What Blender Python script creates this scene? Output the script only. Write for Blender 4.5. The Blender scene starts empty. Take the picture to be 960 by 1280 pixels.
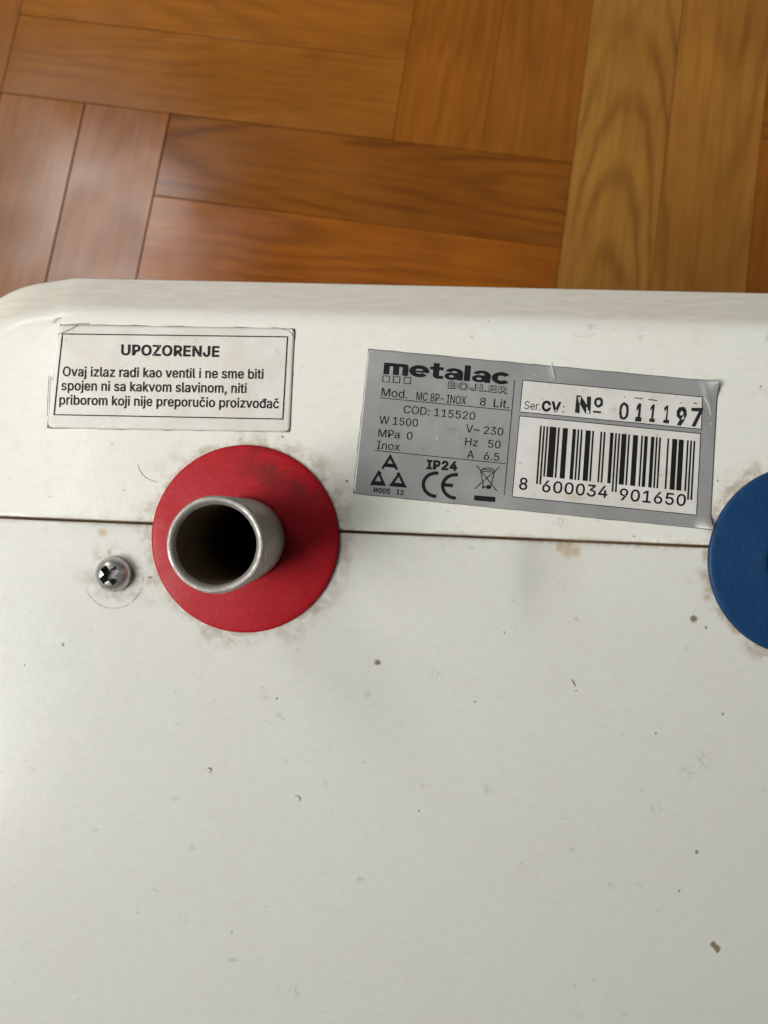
import bpy, bmesh, math, random
import numpy as np
from mathutils import Vector, Matrix, noise
from mathutils.geometry import delaunay_2d_cdt, tessellate_polygon

random.seed(7)
SC = bpy.context.scene
COL = SC.collection
S = 1.5e-4            # metres on the heater's face for one unit of measurement
CAMD = 960 * S        # camera to face: 144 mm
HF = 0.376            # height of the face above the floor along the heater's axis
DF = HF + CAMD

# ---------------------------------------------------------------- heater frame (it leans a little on the floor)
_n = Vector((-0.0346, 0.1352, 1)).normalized()
_ex = Vector((1, 0, -_n.x / _n.z)).normalized()
_ey = _n.cross(_ex)
RW = Matrix((_ex, _ey, _n)).to_4x4()          # heater-local -> world

# ---------------------------------------------------------------- camera
cam = bpy.data.cameras.new('camera')
cam.sensor_fit = 'HORIZONTAL'; cam.sensor_width = 36; cam.lens = 36
cam.clip_start = 0.005; cam.clip_end = 50
cam.dof.use_dof = True; cam.dof.focus_distance = CAMD - 0.002; cam.dof.aperture_fstop = 44
camo = bpy.data.objects.new('camera', cam); COL.objects.link(camo)
camo.matrix_world = RW @ Matrix.Translation((0, 0, DF))
SC.camera = camo

# ---------------------------------------------------------------- world and lamps
w = bpy.data.worlds.new('World'); SC.world = w; w.use_nodes = True
bg = w.node_tree.nodes['Background']
bg.inputs[0].default_value = (0.96, 0.97, 1.0, 1); bg.inputs[1].default_value = 0.07

def area(name, loc, aim, sx, sy, power, color, spread):
    """window-shaped lamp: long side roughly along y, facing along aim; spread = beam angle, narrowed to make the light fall off across the casing"""
    l = bpy.data.lights.new(name, 'AREA'); l.shape = 'RECTANGLE'; l.size = sx; l.size_y = sy
    l.energy = power; l.color = color; l.spread = math.radians(spread)
    o = bpy.data.objects.new(name, l); COL.objects.link(o)
    z = -Vector(aim).normalized(); x = Vector((0, 1, 0)).cross(z).normalized(); y = z.cross(x)
    m = Matrix((x, y, z)).transposed().to_4x4()
    o.matrix_world = RW @ Matrix.Translation(loc) @ m
    return o
area('window_light', (-0.762, 0.223, HF + 0.782), (0.95, 0.983, -1.0), 0.365, 1.30, 8.9, (1.0, 0.988, 0.945), 104)
area('far_window_light', (-0.92, 1.16, HF + 0.95), (0.46, -0.60, -0.83), 0.42, 0.50, 4.8, (1.0, 0.99, 0.97), 180)
area('gloss_streak_light', (-0.312, 0.085, HF + 0.60), (0.40, -0.1, -0.92), 0.036, 0.30, 0.45, (1.0, 0.995, 0.98), 180)  # added strip lamp, only for the gloss streak at the casing's upper left
area('lower_left_fill_light', (-0.42, -0.28, HF + 0.60), (0.40, 0.2, -0.92), 0.22, 0.56, 0.17, (0.99, 0.995, 1.0), 180)  # added fill lamp that brightens the casing's lower left

vs = SC.view_settings
vs.view_transform = 'Standard'; vs.look = 'None'; vs.gamma = 1; vs.use_curve_mapping = False; vs.exposure = 0.0

# ---------------------------------------------------------------- helpers
def L(px, py, h=0.0):
    """point on (h units above) the heater's face, heater-local metres"""
    return Vector(((px - 480) * S, (640 - py) * S, HF + h * S))

def link(name, me, mat=None, parent=None, smooth=False):
    o = bpy.data.objects.new(name, me); COL.objects.link(o)
    if mat: me.materials.clear(); me.materials.append(mat)
    if parent: o.parent = parent
    if smooth: me.shade_smooth()
    return o

def mesh(name, verts, faces):
    me = bpy.data.meshes.new(name); me.from_pydata([tuple(v) for v in verts], [], faces); me.update(); return me

class NT:
    def __init__(s, name):
        s.m = bpy.data.materials.new(name); s.m.use_nodes = True
        s.t = s.m.node_tree; s.b = s.t.nodes['Principled BSDF']
    def n(s, typ, ins=None, **kw):
        nd = s.t.nodes.new(typ)
        for k, v in kw.items(): setattr(nd, k, v)
        for k, v in (ins or {}).items(): s.set(nd.inputs[k], v)
        return nd
    def set(s, sock, v):
        if isinstance(v, bpy.types.NodeSocket): s.t.links.new(v, sock)
        elif isinstance(v, (tuple, list)) and len(v) == 3 and sock.type == 'RGBA': sock.default_value = (*v, 1)
        else: sock.default_value = v
    def math(s, op, a, b=0.0, clamp=False):
        return s.n('ShaderNodeMath', {0: a, 1: b}, operation=op, use_clamp=clamp).outputs[0]
    def vmath(s, op, a, b=(0, 0, 0)):
        nd = s.n('ShaderNodeVectorMath', {0: a, 1: b}, operation=op)
        return nd.outputs['Value'] if op in ('LENGTH', 'DISTANCE', 'DOT_PRODUCT') else nd.outputs[0]
    def mr(s, v, a, b, c=0.0, d=1.0, smooth=True):
        return s.n('ShaderNodeMapRange', {'Value': v, 'From Min': a, 'From Max': b, 'To Min': c, 'To Max': d},
                   interpolation_type='SMOOTHSTEP' if smooth else 'LINEAR').outputs[0]
    def noise(s, vec, scale, detail=3.0, rough=0.55, dist=0.0):
        return s.n('ShaderNodeTexNoise', {'Vector': vec, 'Scale': scale, 'Detail': detail, 'Roughness': rough, 'Distortion': dist}).outputs['Fac']
    def mix(s, fac, a, b, mode='MIX'):
        nd = s.n('ShaderNodeMix', data_type='RGBA', blend_type=mode)
        s.set(nd.inputs[0], fac); s.set(nd.inputs[6], a); s.set(nd.inputs[7], b); return nd.outputs[2]
    def bump(s, h, strength, dist):
        return s.n('ShaderNodeBump', {'Height': h, 'Strength': strength, 'Distance': dist}).outputs[0]
    def base(s, col=None, rough=None, metal=None, normal=None, spec=None, coat=None, coatr=None):
        for k, v in (('Base Color', col), ('Roughness', rough), ('Metallic', metal), ('Normal', normal), ('Specular IOR Level', spec),
                     ('Coat Weight', coat), ('Coat Roughness', coatr)):
            if v is not None: s.set(s.b.inputs[k], v)
        return s.m

def units(nt):
    """object coordinates in face units: x = px-480, y = 640-py"""
    tc = nt.n('ShaderNodeTexCoord').outputs['Object']
    return nt.vmath('MULTIPLY', tc, (1 / S, 1 / S, 1 / S))

RED_C, RED_R = (307, 673.5), 118
BLUE_C, BLUE_R = (1003.5, 701), 120
SCREW_C = (143, 717.5)
SEAM = lambda x: 646.5 + 0.0415 * x
TOPY = lambda x: 333 + 0.0222 * (x - 77)

# ---------------------------------------------------------------- materials: white casing
def casing_mat(name, col, r0, r1):
    nt = NT(name); P = units(nt)
    sep = nt.n('ShaderNodeSeparateXYZ', {0: P}); X, Y, Z = sep.outputs
    flat = nt.n('ShaderNodeCombineXYZ', {0: X, 1: Y}).outputs[0]
    wob = nt.vmath('MULTIPLY', nt.vmath('SUBTRACT', nt.n('ShaderNodeTexNoise', {'Vector': flat, 'Scale': 0.09, 'Detail': 3.0}).outputs['Color'], (.5, .5, .5)), (9, 9, 0))
    fw = nt.vmath('ADD', flat, wob)
    n_lo = nt.noise(flat, 0.006, 3); n_mid = nt.noise(flat, 0.03, 4, .6); n_hi = nt.noise(flat, 0.16, 3, .6)
    c = nt.mix(nt.mr(n_lo, .3, .7), col, tuple(v * k for v, k in zip(col, (.985, .98, .965))))
    # faint yellowed clouds and grey rubbed scuffs
    c = nt.mix(nt.mr(nt.noise(nt.vmath('MULTIPLY', fw, (.7, 1, 1)), .11, 5, .68), .42, .64), c, nt.vmath('MULTIPLY', c, (.968, .968, .963)))
    c = nt.mix(nt.math('MULTIPLY', nt.mr(n_mid, .56, .75), .16), c, (.62, .59, .50))
    sv = nt.vmath('MULTIPLY', fw, (.6, 1, 1))
    scuff = nt.math('MULTIPLY', nt.mr(nt.noise(sv, .085, 2, .5), .66, .76), nt.mr(nt.noise(flat, .011, 2), .44, .62))
    c = nt.mix(nt.math('MULTIPLY', scuff, .34), c, (.30, .30, .28))
    # fine rubbing scratches in two directions, only in patches
    for rot, off in ((.12, 0.0), (1.2, 40.0)):
        mp = nt.n('ShaderNodeMapping', {'Vector': flat, 'Rotation': (0, 0, rot), 'Scale': (.045, 1.0, 1.0), 'Location': (off, off, 0)}).outputs[0]
        scr = nt.math('MULTIPLY', nt.mr(nt.noise(mp, .42, 2, .5), .70, .76), nt.mr(nt.noise(flat, .014, 2), .50, .62))
        c = nt.mix(nt.math('MULTIPLY', scr, .20), c, (.36, .35, .32))
    # tiny scattered specks
    vo = nt.n('ShaderNodeTexVoronoi', {'Vector': fw, 'Scale': 0.021, 'Randomness': 1.0}, feature='F1')
    sel = nt.mr(nt.n('ShaderNodeSeparateColor', {0: vo.outputs['Color']}).outputs[0], .80, .82)
    rad = nt.math('MULTIPLY', nt.n('ShaderNodeSeparateColor', {0: vo.outputs['Color']}).outputs[1], .045)
    sp = nt.math('MULTIPLY', nt.math('LESS_THAN', vo.outputs['Distance'], rad), sel)
    c = nt.mix(nt.math('MULTIPLY', sp, .33), c, (.14, .13, .11))
    def spots(lst, inner, fs_=1.0):
        acc = None
        for (x, y, r) in lst:
            d = nt.vmath('DISTANCE', fw, (x - 480, 640 - y, 0))
            m = nt.mr(d, r * inner * fs_, r * fs_, 1, 0)
            acc = m if acc is None else nt.math('MAXIMUM', acc, m)
        return acc
    dark = [(78.5, 805, 3.6), (30, 833, 2), (346, 873, 3.2), (328, 858, 2), (266, 874, 2), (524, 1013, 2.6), (871, 1065, 4.2), (850, 1114, 2.6),
            (904, 892, 3.2), (883, 785, 3.6), (631, 791, 2.2), (594, 876, 2), (652, 1078, 2), (898, 601, 3), (793, 671, 2.4), (950, 484, 2.8),
            (435, 600, 4), (187, 722, 4.2), (354, 547, 2.6), (300, 549, 2), (720, 862, 2.4), (819, 917, 3), (155, 612, 2), (560, 640, 2), (612, 401, 2.2)]
    brown = [(868, 774, 6), (472, 828, 5.5), (896, 1185, 7.0), (893, 1181, 5)]
    stain = [(712, 687, 14), (722, 690, 10), (703, 684, 9), (128, 665, 9), (135, 690, 5)]
    grey = [(763, 1108, 6), (643, 754, 4), (405, 980, 5), (716, 1062, 4), (350, 895, 7), (700, 652, 11), (745, 645, 9), (330, 870, 9), (610, 985, 8), (530, 985, 7), (880, 950, 14), (860, 965, 12), (460, 868, 7),
            (820, 1010, 9), (40, 963, 6), (450, 1100, 6), (240, 1060, 5), (228, 1150, 6), (370, 1240, 9), (545, 840, 8), (740, 410, 10), (800, 418, 8), (345, 780, 8), (395, 765, 10)]
    c = nt.mix(nt.math('MULTIPLY', nt.math('MULTIPLY', spots(grey, .0, 1.35), nt.mr(n_hi, .42, .6)), .30), c, (.26, .25, .22))
    c = nt.mix(nt.math('MULTIPLY', spots(stain, .25), .55), c, (.50, .34, .13))
    c = nt.mix(nt.math('MULTIPLY', spots(brown, .4), .85), c, (.16, .11, .035))
    c = nt.mix(nt.math('MULTIPLY', spots(dark, .2, .78), .72), c, (.035, .03, .025))
    # grime rings where the rosettes and the screw sit
    for (cx, cy), r, wd, k, gc in ((RED_C, RED_R, 30, .62, (.33, .26, .18)), (BLUE_C, BLUE_R, 22, .75, (.36, .25, .13)), (SCREW_C, 20, 26, .62, (.27, .23, .18))):
        d = nt.vmath('DISTANCE', fw, (cx - 480, 640 - cy, 0))
        ring = nt.math('MULTIPLY', nt.mr(d, r, nt.math('ADD', r, nt.mr(nt.noise(flat, .012, 2), .35, .65, wd * .3, wd * 1.5)), 1, 0), nt.mr(nt.noise(flat, .055, 4, .65), .36, .68))
        edge = nt.math('MULTIPLY', nt.mr(d, r + 1, r + 7, .75, 0), nt.mr(nt.noise(flat, .05, 2), .4, .6))
        c = nt.mix(nt.math('MULTIPLY', nt.math('MAXIMUM', ring, edge), k), c, gc)
    # pressed ring round the screw
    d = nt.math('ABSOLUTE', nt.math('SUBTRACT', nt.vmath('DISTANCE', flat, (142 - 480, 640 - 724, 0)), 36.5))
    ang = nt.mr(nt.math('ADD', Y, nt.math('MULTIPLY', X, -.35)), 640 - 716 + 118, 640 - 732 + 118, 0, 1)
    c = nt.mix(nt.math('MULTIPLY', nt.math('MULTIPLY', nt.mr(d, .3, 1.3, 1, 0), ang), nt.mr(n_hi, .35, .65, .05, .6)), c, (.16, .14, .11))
    # brown dirt caught along the joint
    dl = nt.math('ABSOLUTE', nt.math('ADD', Y, nt.math('ADD', nt.math('MULTIPLY', X, .0415), SEAM(480) - 640)))
    sd = nt.math('MULTIPLY', nt.mr(dl, 1.5, 9, 1, 0), nt.mr(nt.noise(nt.vmath('MULTIPLY', flat, (.3, 1, 1)), .05, 3), .42, .72))
    c = nt.mix(nt.math('MULTIPLY', sd, .45), c, (.42, .30, .16))
    c = nt.mix(nt.mr(dl, 1.2, 3.2, .8, 0), c, (.20, .13, .07))
    # dusty beige film on the sloping border
    bev = nt.math('MULTIPLY', nt.mr(Z, HF / S - 11, HF / S - 4, 1, 0), nt.mr(Y, 640 - 440, 640 - 415))
    dn = nt.noise(nt.vmath('MULTIPLY', flat, (.14, 1, 1)), .16, 5, .7)
    dn2 = nt.noise(nt.vmath('MULTIPLY', flat, (.5, 1, 1)), .018, 3, .6)
    film = nt.mr(nt.math('ADD', nt.math('MULTIPLY', dn, .5), nt.math('MULTIPLY', dn2, .5)), .34, .66, .55, 1)
    c = nt.mix(nt.math('MULTIPLY', bev, film), c, nt.mix(nt.mr(dn, .38, .62), (.76, .695, .59), (.86, .80, .70)))
    rough = nt.mr(n_mid, .3, .7, r0, r1)
    hb = nt.math('ADD', nt.math('MULTIPLY', n_hi, .4), nt.math('MULTIPLY', n_mid, 1.0))
    return nt.base(c, rough, normal=nt.bump(hb, .05, 7 * S), spec=.27)
M_UP = casing_mat('cream_plastic', (.855, .852, .778), .15, .23)
M_LO = casing_mat('white_enamel', (.762, .760, .708), .17, .28)

def simple(name, col, rough=.5, metal=0.0, nscale=900, namp=.12, bump=.0, spec=None):
    nt = NT(name); tc = nt.n('ShaderNodeTexCoord').outputs['Object']
    nz = nt.noise(tc, nscale, 4, .6)
    c = nt.mix(nt.mr(nz, .3, .7), tuple(v * (1 - namp) for v in col), tuple(min(1, v * (1 + namp)) for v in col))
    return nt.base(c, nt.mr(nz, .3, .7, rough * .85, min(1, rough * 1.15)), metal, nt.bump(nz, bump, .0003) if bump else None, spec)
M_JOINT = simple('joint_dirt', (.30, .18, .085), .9)
M_INK = simple('black_ink', (.012, .010, .0105), .55, nscale=4000, namp=.4, spec=.25)
M_INK2 = simple('stamp_ink', (.022, .021, .022), .6, nscale=5000, namp=.7, spec=.25)
M_EDGE = simple('edge_grime', (.22, .19, .14), .9, nscale=2500, namp=.7)
M_SCRATCH_GLINT = simple('scratch_glint', (.78, .78, .77), .4)  # pale colour standing in for glints on the foil's scratches and creases
M_HAIR = simple('hair', (.10, .085, .07), .5)
M_RECESS_SHADE = simple('shaded_recess', (.20, .195, .185), .38, .75)  # darker screw steel: shade inside the cross put into the colour

def sticker_mat():
    nt = NT('aged_sticker_film'); P = units(nt)
    n1 = nt.noise(P, .02, 4, .6); n2 = nt.noise(P, .1, 3)
    c = nt.mix(nt.mr(n1, .35, .65), (.775, .755, .705), (.72, .685, .61))
    c = nt.mix(nt.math('MULTIPLY', nt.mr(n2, .6, .75), .25), c, (.45, .40, .30))
    wv = nt.vmath('ADD', nt.vmath('MULTIPLY', P, (1, .06, 1)), nt.vmath('MULTIPLY', nt.n('ShaderNodeTexNoise', {'Vector': P, 'Scale': .02}).outputs['Color'], (14, 0, 0)))
    cr = nt.noise(wv, .075, 2, .5)
    crease = nt.math('MULTIPLY', nt.mr(nt.math('ABSOLUTE', nt.math('SUBTRACT', cr, .5)), 0, .010, 1, 0), nt.mr(nt.noise(P, .011, 2), .5, .6))
    c = nt.mix(nt.math('MULTIPLY', nt.math('MULTIPLY', crease, nt.mr(n1, .5, .62)), .45), c, (.86, .85, .82))
    return nt.base(c, .34, normal=nt.bump(nt.math('ADD', nt.math('MULTIPLY', crease, .5), nt.math('MULTIPLY', n1, 1.2)), .16, 5 * S))
M_STK = sticker_mat()

def foil_mat():
    nt = NT('silver_foil'); P = units(nt)
    n1 = nt.noise(P, .012, 3, .6); n2 = nt.noise(P, .35, 2, .6)
    c = nt.mix(nt.mr(n1, .35, .65), (.395, .396, .39), (.435, .435, .428))
    c = nt.mix(nt.math('MULTIPLY', nt.mr(n2, .66, .74), .4), c, (.60, .60, .60))
    c = nt.mix(nt.math('MULTIPLY', nt.mr(nt.noise(P, .06, 4, .65), .64, .74), .5), c, (.15, .145, .14))
    return nt.base(c, nt.mr(n1, .3, .7, .32, .46), .30, nt.bump(n1, .25, 6 * S))
M_FOIL = foil_mat()

def panel_mat():
    nt = NT('white_print_panel'); P = units(nt)
    n1 = nt.noise(P, .02, 3, .6)
    c = nt.mix(nt.mr(n1, .35, .65), (.76, .75, .71), (.69, .67, .62))
    c = nt.mix(nt.math('MULTIPLY', nt.mr(nt.noise(P, .075, 3, .6), .60, .76), .5), c, (.36, .30, .22))
    d = nt.vmath('DISTANCE', nt.vmath('MULTIPLY', P, (.5, 1, 0)), ((717 - 480) * .5, 640 - 622, 0))
    c = nt.mix(nt.math('MULTIPLY', nt.mr(d, 1, 10, 1, 0), .4), c, (.50, .33, .16))
    return nt.base(c, .42)
M_PANEL = panel_mat()

def plastic_mat(name, col, dirt, dk, c0, streak):
    nt = NT(name); P = units(nt)
    q = nt.vmath('SUBTRACT', P, (c0[0] - 480, 640 - c0[1], 0))
    n1 = nt.noise(q, .022, 4, .62); n2 = nt.noise(q, .2, 3, .6)
    c = nt.mix(nt.mr(n2, .3, .7), tuple(v * .9 for v in col), tuple(v * 1.08 for v in col))
    sep = nt.n('ShaderNodeSeparateXYZ', {0: q})
    up = nt.mr(sep.outputs[1], 10, 90)
    rt = nt.mr(sep.outputs[0], -40, 60)
    c = nt.mix(nt.math('MULTIPLY', nt.math('MULTIPLY', nt.math('MULTIPLY', nt.mr(n1, .44, .60), up), rt), dk), c, dirt)
    lin = nt.noise(nt.vmath('MULTIPLY', q, streak), .25, 3, .6)
    c = nt.mix(nt.math('MULTIPLY', nt.mr(lin, .55, .75), .22), c, tuple(min(1, v * 1.6 + .03) for v in col))
    return nt.base(c, nt.mr(n1, .3, .7, .42, .60), normal=nt.bump(nt.math('ADD', n2, lin), .10, 3 * S), spec=.3)
M_RED = plastic_mat('red_plastic', (.43, .007, .014), (.07, .012, .012), .72, RED_C, (.25, 1, 1))
M_BLUE = plastic_mat('blue_plastic', (.006, .046, .135), (.015, .04, .07), .5, BLUE_C, (1, .2, 1))

def steel(name, col, rough, ring=0.0, dirt=0.0, metal=.9, bmp=.25):
    nt = NT(name); P = units(nt)
    n1 = nt.noise(P, .06, 4, .6); n2 = nt.noise(nt.vmath('MULTIPLY', P, (.3, .3, 2.0)), .35, 3, .6)
    c = nt.mix(nt.mr(n1, .3, .7), col, tuple(v * .8 for v in col))
    if dirt: c = nt.mix(nt.math('MULTIPLY', nt.mr(n2, .4, .65), dirt), c, (.13, .095, .06))
    z = nt.n('ShaderNodeSeparateXYZ', {0: P}).outputs[2]
    g = nt.math('SINE', nt.math('MULTIPLY', z, 1.55))
    h = nt.math('ADD', nt.math('MULTIPLY', g, ring), nt.math('MULTIPLY', n2, .8))
    return nt.base(c, nt.mr(n2, .3, .7, rough * .8, rough * 1.2), metal, nt.bump(h, bmp, 2.0 * S))
M_PIPE = steel('dull_steel', (.40, .37, .33), .42, .35, .40, .55)
M_RIM = steel('cut_steel', (.50, .475, .44), .42, 0, .30, .5, .18)
M_BORE = steel('stained_bore', (.33, .265, .175), .42, 0, .6, .35)
M_SCREW = steel('screw_steel', (.66, .65, .63), .24, 0, .22, .72)

def wood_mat():
    nt = NT('varnished_parquet')
    oi = nt.n('ShaderNodeObjectInfo'); tc = nt.n('ShaderNodeTexCoord').outputs['Object']
    rnd = oi.outputs['Random']; tint = oi.outputs['Color']; gr = oi.outputs['Alpha']
    off = nt.n('ShaderNodeCombineXYZ', {0: nt.math('MULTIPLY', rnd, 37.0), 1: nt.math('MULTIPLY', rnd, 11.3), 2: nt.math('MULTIPLY', rnd, 5.1)}).outputs[0]
    p = nt.vmath('ADD', nt.vmath('MULTIPLY', tc, (1, 1, 1)), off)
    sp_ = nt.n('ShaderNodeSeparateXYZ', {0: tc}); ix = oi.outputs['Object Index']; r2 = nt.math('FRACT', nt.math('DIVIDE', ix, 100.0)); r3 = nt.math('DIVIDE', nt.math('FLOOR', nt.math('DIVIDE', ix, 100.0)), 100.0)
    # growth rings cut by the saw: distance to a heartwood axis that dives through the board
    lo = nt.noise(nt.vmath('MULTIPLY', p, (9, 30, 1)), 1.0, 3, .55)
    yy = nt.math('ADD', nt.math('ADD', sp_.outputs[1], nt.math('MULTIPLY', nt.math('SUBTRACT', r2, .5), .07)), nt.math('MULTIPLY', nt.math('SUBTRACT', lo, .5), .022))
    dd = nt.math('ADD', nt.math('MULTIPLY', sp_.outputs[0], nt.mr(r3, 0, 1, -.22, .22, False)), nt.math('ADD', .014, nt.math('MULTIPLY', r2, .03)))
    rr = nt.math('SQRT', nt.math('ADD', nt.math('MULTIPLY', yy, yy), nt.math('MULTIPLY', dd, dd)))
    fine = nt.noise(nt.vmath('MULTIPLY', p, (12, 230, 1)), 1.0, 4, .6)
    ph = nt.math('ADD', nt.math('MULTIPLY', rr, 760.0), nt.math('MULTIPLY', fine, 1.6))
    band = nt.math('ADD', nt.math('MULTIPLY', nt.math('SINE', ph), .5), .5)
    band = nt.math('MULTIPLY', nt.math('POWER', band, 2.4), nt.mr(nt.noise(nt.vmath('MULTIPLY', p, (7, 26, 1)), 1, 2), .34, .62))
    pores = nt.noise(nt.vmath('MULTIPLY', p, (40, 1100, 1)), 1.0, 2, .6)
    c = nt.mix(nt.mr(fine, .3, .72), nt.vmath('MULTIPLY', tint, (1.10, 1.03, 1.0)), nt.vmath('MULTIPLY', tint, (.88, .80, .74)))
    c = nt.mix(nt.math('MULTIPLY', band, gr), c, nt.vmath('MULTIPLY', tint, (.50, .42, .32)))
    c = nt.mix(nt.math('MULTIPLY', nt.mr(pores, .58, .75), .28), c, nt.vmath('MULTIPLY', tint, (.55, .48, .42)))
    cl = nt.noise(p, 14.0, 3, .5)
    c = nt.mix(nt.mr(cl, .3, .7), c, nt.vmath('MULTIPLY', c, (.84, .80, .76)))
    wave = nt.n('ShaderNodeTexNoise', {'Vector': p, 'Scale': 17.0, 'Detail': 1.5}).outputs['Fac']
    hb = nt.math('ADD', nt.math('MULTIPLY', wave, 1.0), nt.math('MULTIPLY', fine, .015))
    return nt.base(c, nt.mr(wave, .3, .7, .16, .26), normal=nt.bump(hb, .16, .004), spec=.5, coat=.0)
M_WOOD = wood_mat()
M_SUB = simple('dark_joint_floor', (.035, .018, .008), .8, nscale=40)

# ---------------------------------------------------------------- floor: sheet plus herringbone parquet boards in pairs
fb = mesh('floor', [(-1.6, -1.6, -.012), (1.6, -1.6, -.012), (1.6, 1.6, -.012), (-1.6, 1.6, -.012)], [(0, 1, 2, 3)])
floor = link('floor', fb, M_SUB); floor['kind'] = 'structure'
WB, LB, PHI = 0.125 * DF, 4.5429, -0.1484
OX, OY = 0.2567 * DF, 0.4853 * DF
def board_mesh():
    bm = bmesh.new(); bmesh.ops.create_cube(bm, size=1)
    gap = .00022
    for v in bm.verts:
        v.co = Vector((v.co.x * (LB * WB - gap), v.co.y * (WB - gap), (v.co.z - .5) * .011))
    top = [e for e in bm.edges if all(v.co.z > -.001 for v in e.verts)]
    bmesh.ops.bevel(bm, geom=top, offset=.00025, segments=1, affect='EDGES', profile=.5)
    me = bpy.data.meshes.new('parquet_board'); bm.to_mesh(me); bm.free()
    me.materials.append(M_WOOD); return me
BM = board_mesh()
cph, sph = math.cos(PHI), math.sin(PHI)
ORANGE = [(.335, .124, .014), (.325, .115, .012), (.345, .132, .016), (.315, .112, .012), (.34, .120, .012)]
special = {}
def put_board(u, v, vert):
    """u,v = centre in board widths"""
    x = OX + WB * (u * cph - v * sph); y = OY + WB * (u * sph + v * cph)
    if abs(x) > .62 or y < -.5 or y > .95: return
    o = bpy.data.objects.new('parquet_board', BM); COL.objects.link(o); o.parent = floor
    h = (int(round(u * 20)) * 73856093) ^ (int(round(v * 20)) * 19349663)
    r = random.Random(h)
    o.location = (x, y, r.uniform(-.00018, .00018))
    o.rotation_euler = (r.uniform(-.003, .003), r.uniform(-.0006, .0006), PHI + (math.pi / 2 if vert else 0) + r.uniform(-.0012, .0012))
    c = r.choice(ORANGE); k = r.uniform(.93, 1.05)
    col = (c[0] * k, c[1] * k, c[2] * k, r.uniform(.18, .42))
    if vert and 0 < u < 2 and abs(v - (-2 + LB / 2)) < .6: col = (.41, .200, .038, .62) if u < 1 else (.40, .185, .032, .45)
    if not vert and -LB < u < 0 and -1 < v < 0: col = (.27, .094, .009, .75)
    if not vert and -LB < u < 0 and -2 < v < -1: col = (.365, .118, .010, .5)
    o.scale.y = 1 - r.uniform(0, .013)
    if vert and -2 < u < 2 and v > -.5: o.scale.y = 1 - r.uniform(0, .003)
    o.color = col; o.pass_index = r.randrange(100) * 100 + r.randrange(100)
    if vert and 0 < u < 1 and abs(v - (-2 + LB / 2)) < .6: o.pass_index = 8250
    if vert and 1 < u < 2 and abs(v - (-2 + LB / 2)) < .6: o.pass_index = 3060
    if not vert and -LB < u < 0 and -2 < v < -1: o.pass_index = 7020
    if not vert and -LB < u < 0 and -1 < v < 0: o.pass_index = 2540
for a in range(-9, 10):
    for b in range(-3, 4):
        hx, hy = -LB + 2 * a + LB * b, -2 - 2 * a + LB * b        # lower left of a horizontal pair
        for k in (0, 1):
            put_board(hx + LB / 2, hy + k + .5, False)
            put_board(hx + LB + k + .5, hy + LB / 2, True)

# ---------------------------------------------------------------- water heater
root = bpy.data.objects.new('water_heater', None); COL.objects.link(root)
root.matrix_world = RW
root['label'] = 'scuffed white water heater upended on the parquet, its pipe side up'
root['category'] = 'water heater'

XL, XR, YB, RC = -88, 1394, 1760, 138
def outline():
    pts = []
    def arc(cx, cy, r, a0, a1, n=40):
        for i in range(n + 1):
            a = math.radians(a0 + (a1 - a0) * i / n); pts.append((cx + r * math.cos(a), cy - r * math.sin(a)))
    arc(50, 476.5, RC, 180, 98.5)
    for i in range(1, 8): t = i / 8; pts.append((29.6 + (76 - 29.6) * t, 340 + (TOPY(76) - 340) * t))
    for i in range(0, 60): x = 76 + (XR - RC - 76) * i / 60; pts.append((x, TOPY(x)))
    arc(XR - RC, TOPY(XR - RC) + RC, RC, 90, 0)
    for i in range(1, 40): pts.append((XR, TOPY(XR - RC) + RC + (YB - RC - TOPY(XR - RC) - RC) * i / 40))
    arc(XR - RC, YB - RC, RC, 0, -90, 16)
    for i in range(1, 20): pts.append((XR - RC - (XR - XL - 2 * RC) * i / 20, YB))
    arc(XL + RC, YB - RC, RC, -90, -180, 16)
    for i in range(1, 40): pts.append((XL, YB - RC - (YB - RC - 476.5) * i / 40))
    return np.array(pts)
OUT = outline()
def dist_out(q):
    A = OUT; B = np.roll(OUT, -1, 0); AB = B - A; best = np.full(len(q), 1e9)
    for i in range(len(A)):
        t = np.clip(((q - A[i]) @ AB[i]) / (AB[i] @ AB[i]), 0, 1)
        best = np.minimum(best, np.hypot(*(q - A[i] - t[:, None] * AB[i]).T))
    return best
def inset(d):
    T = np.roll(OUT, -1, 0) - np.roll(OUT, 1, 0); T = T / np.linalg.norm(T, axis=1)[:, None]
    return OUT + np.stack([-T[:, 1], T[:, 0]], 1) * d
def zprof(d, dy):
    z = (d - 56) * 0.80; k = 10.0
    hh = np.clip(.5 + .5 * (0 - z) / k, 0, 1)            # smooth minimum of the slope and the flat
    z = z * hh - k * hh * (1 - hh)
    return z - 2.2 * np.exp(-np.maximum(dy - 60, 0) / 26)   # slow crown next to the border
def dent(x, y):
    w_ = np.clip(27 - (y - 690) * .15, 10, 30)
    g = (1 - np.exp(-7 * np.logaddexp(0, (x - 654) / 7) / w_)) * np.exp(-np.maximum(x - 730, 0) / 150)
    h = np.exp(-(np.maximum(y - 700, 0) / 66.0) ** 2)
    g2 = np.exp(-((x - 430) / 60) ** 2 - ((y - 780) / 60) ** 2)
    return -9.0 * g * h - .8 * g2

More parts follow.
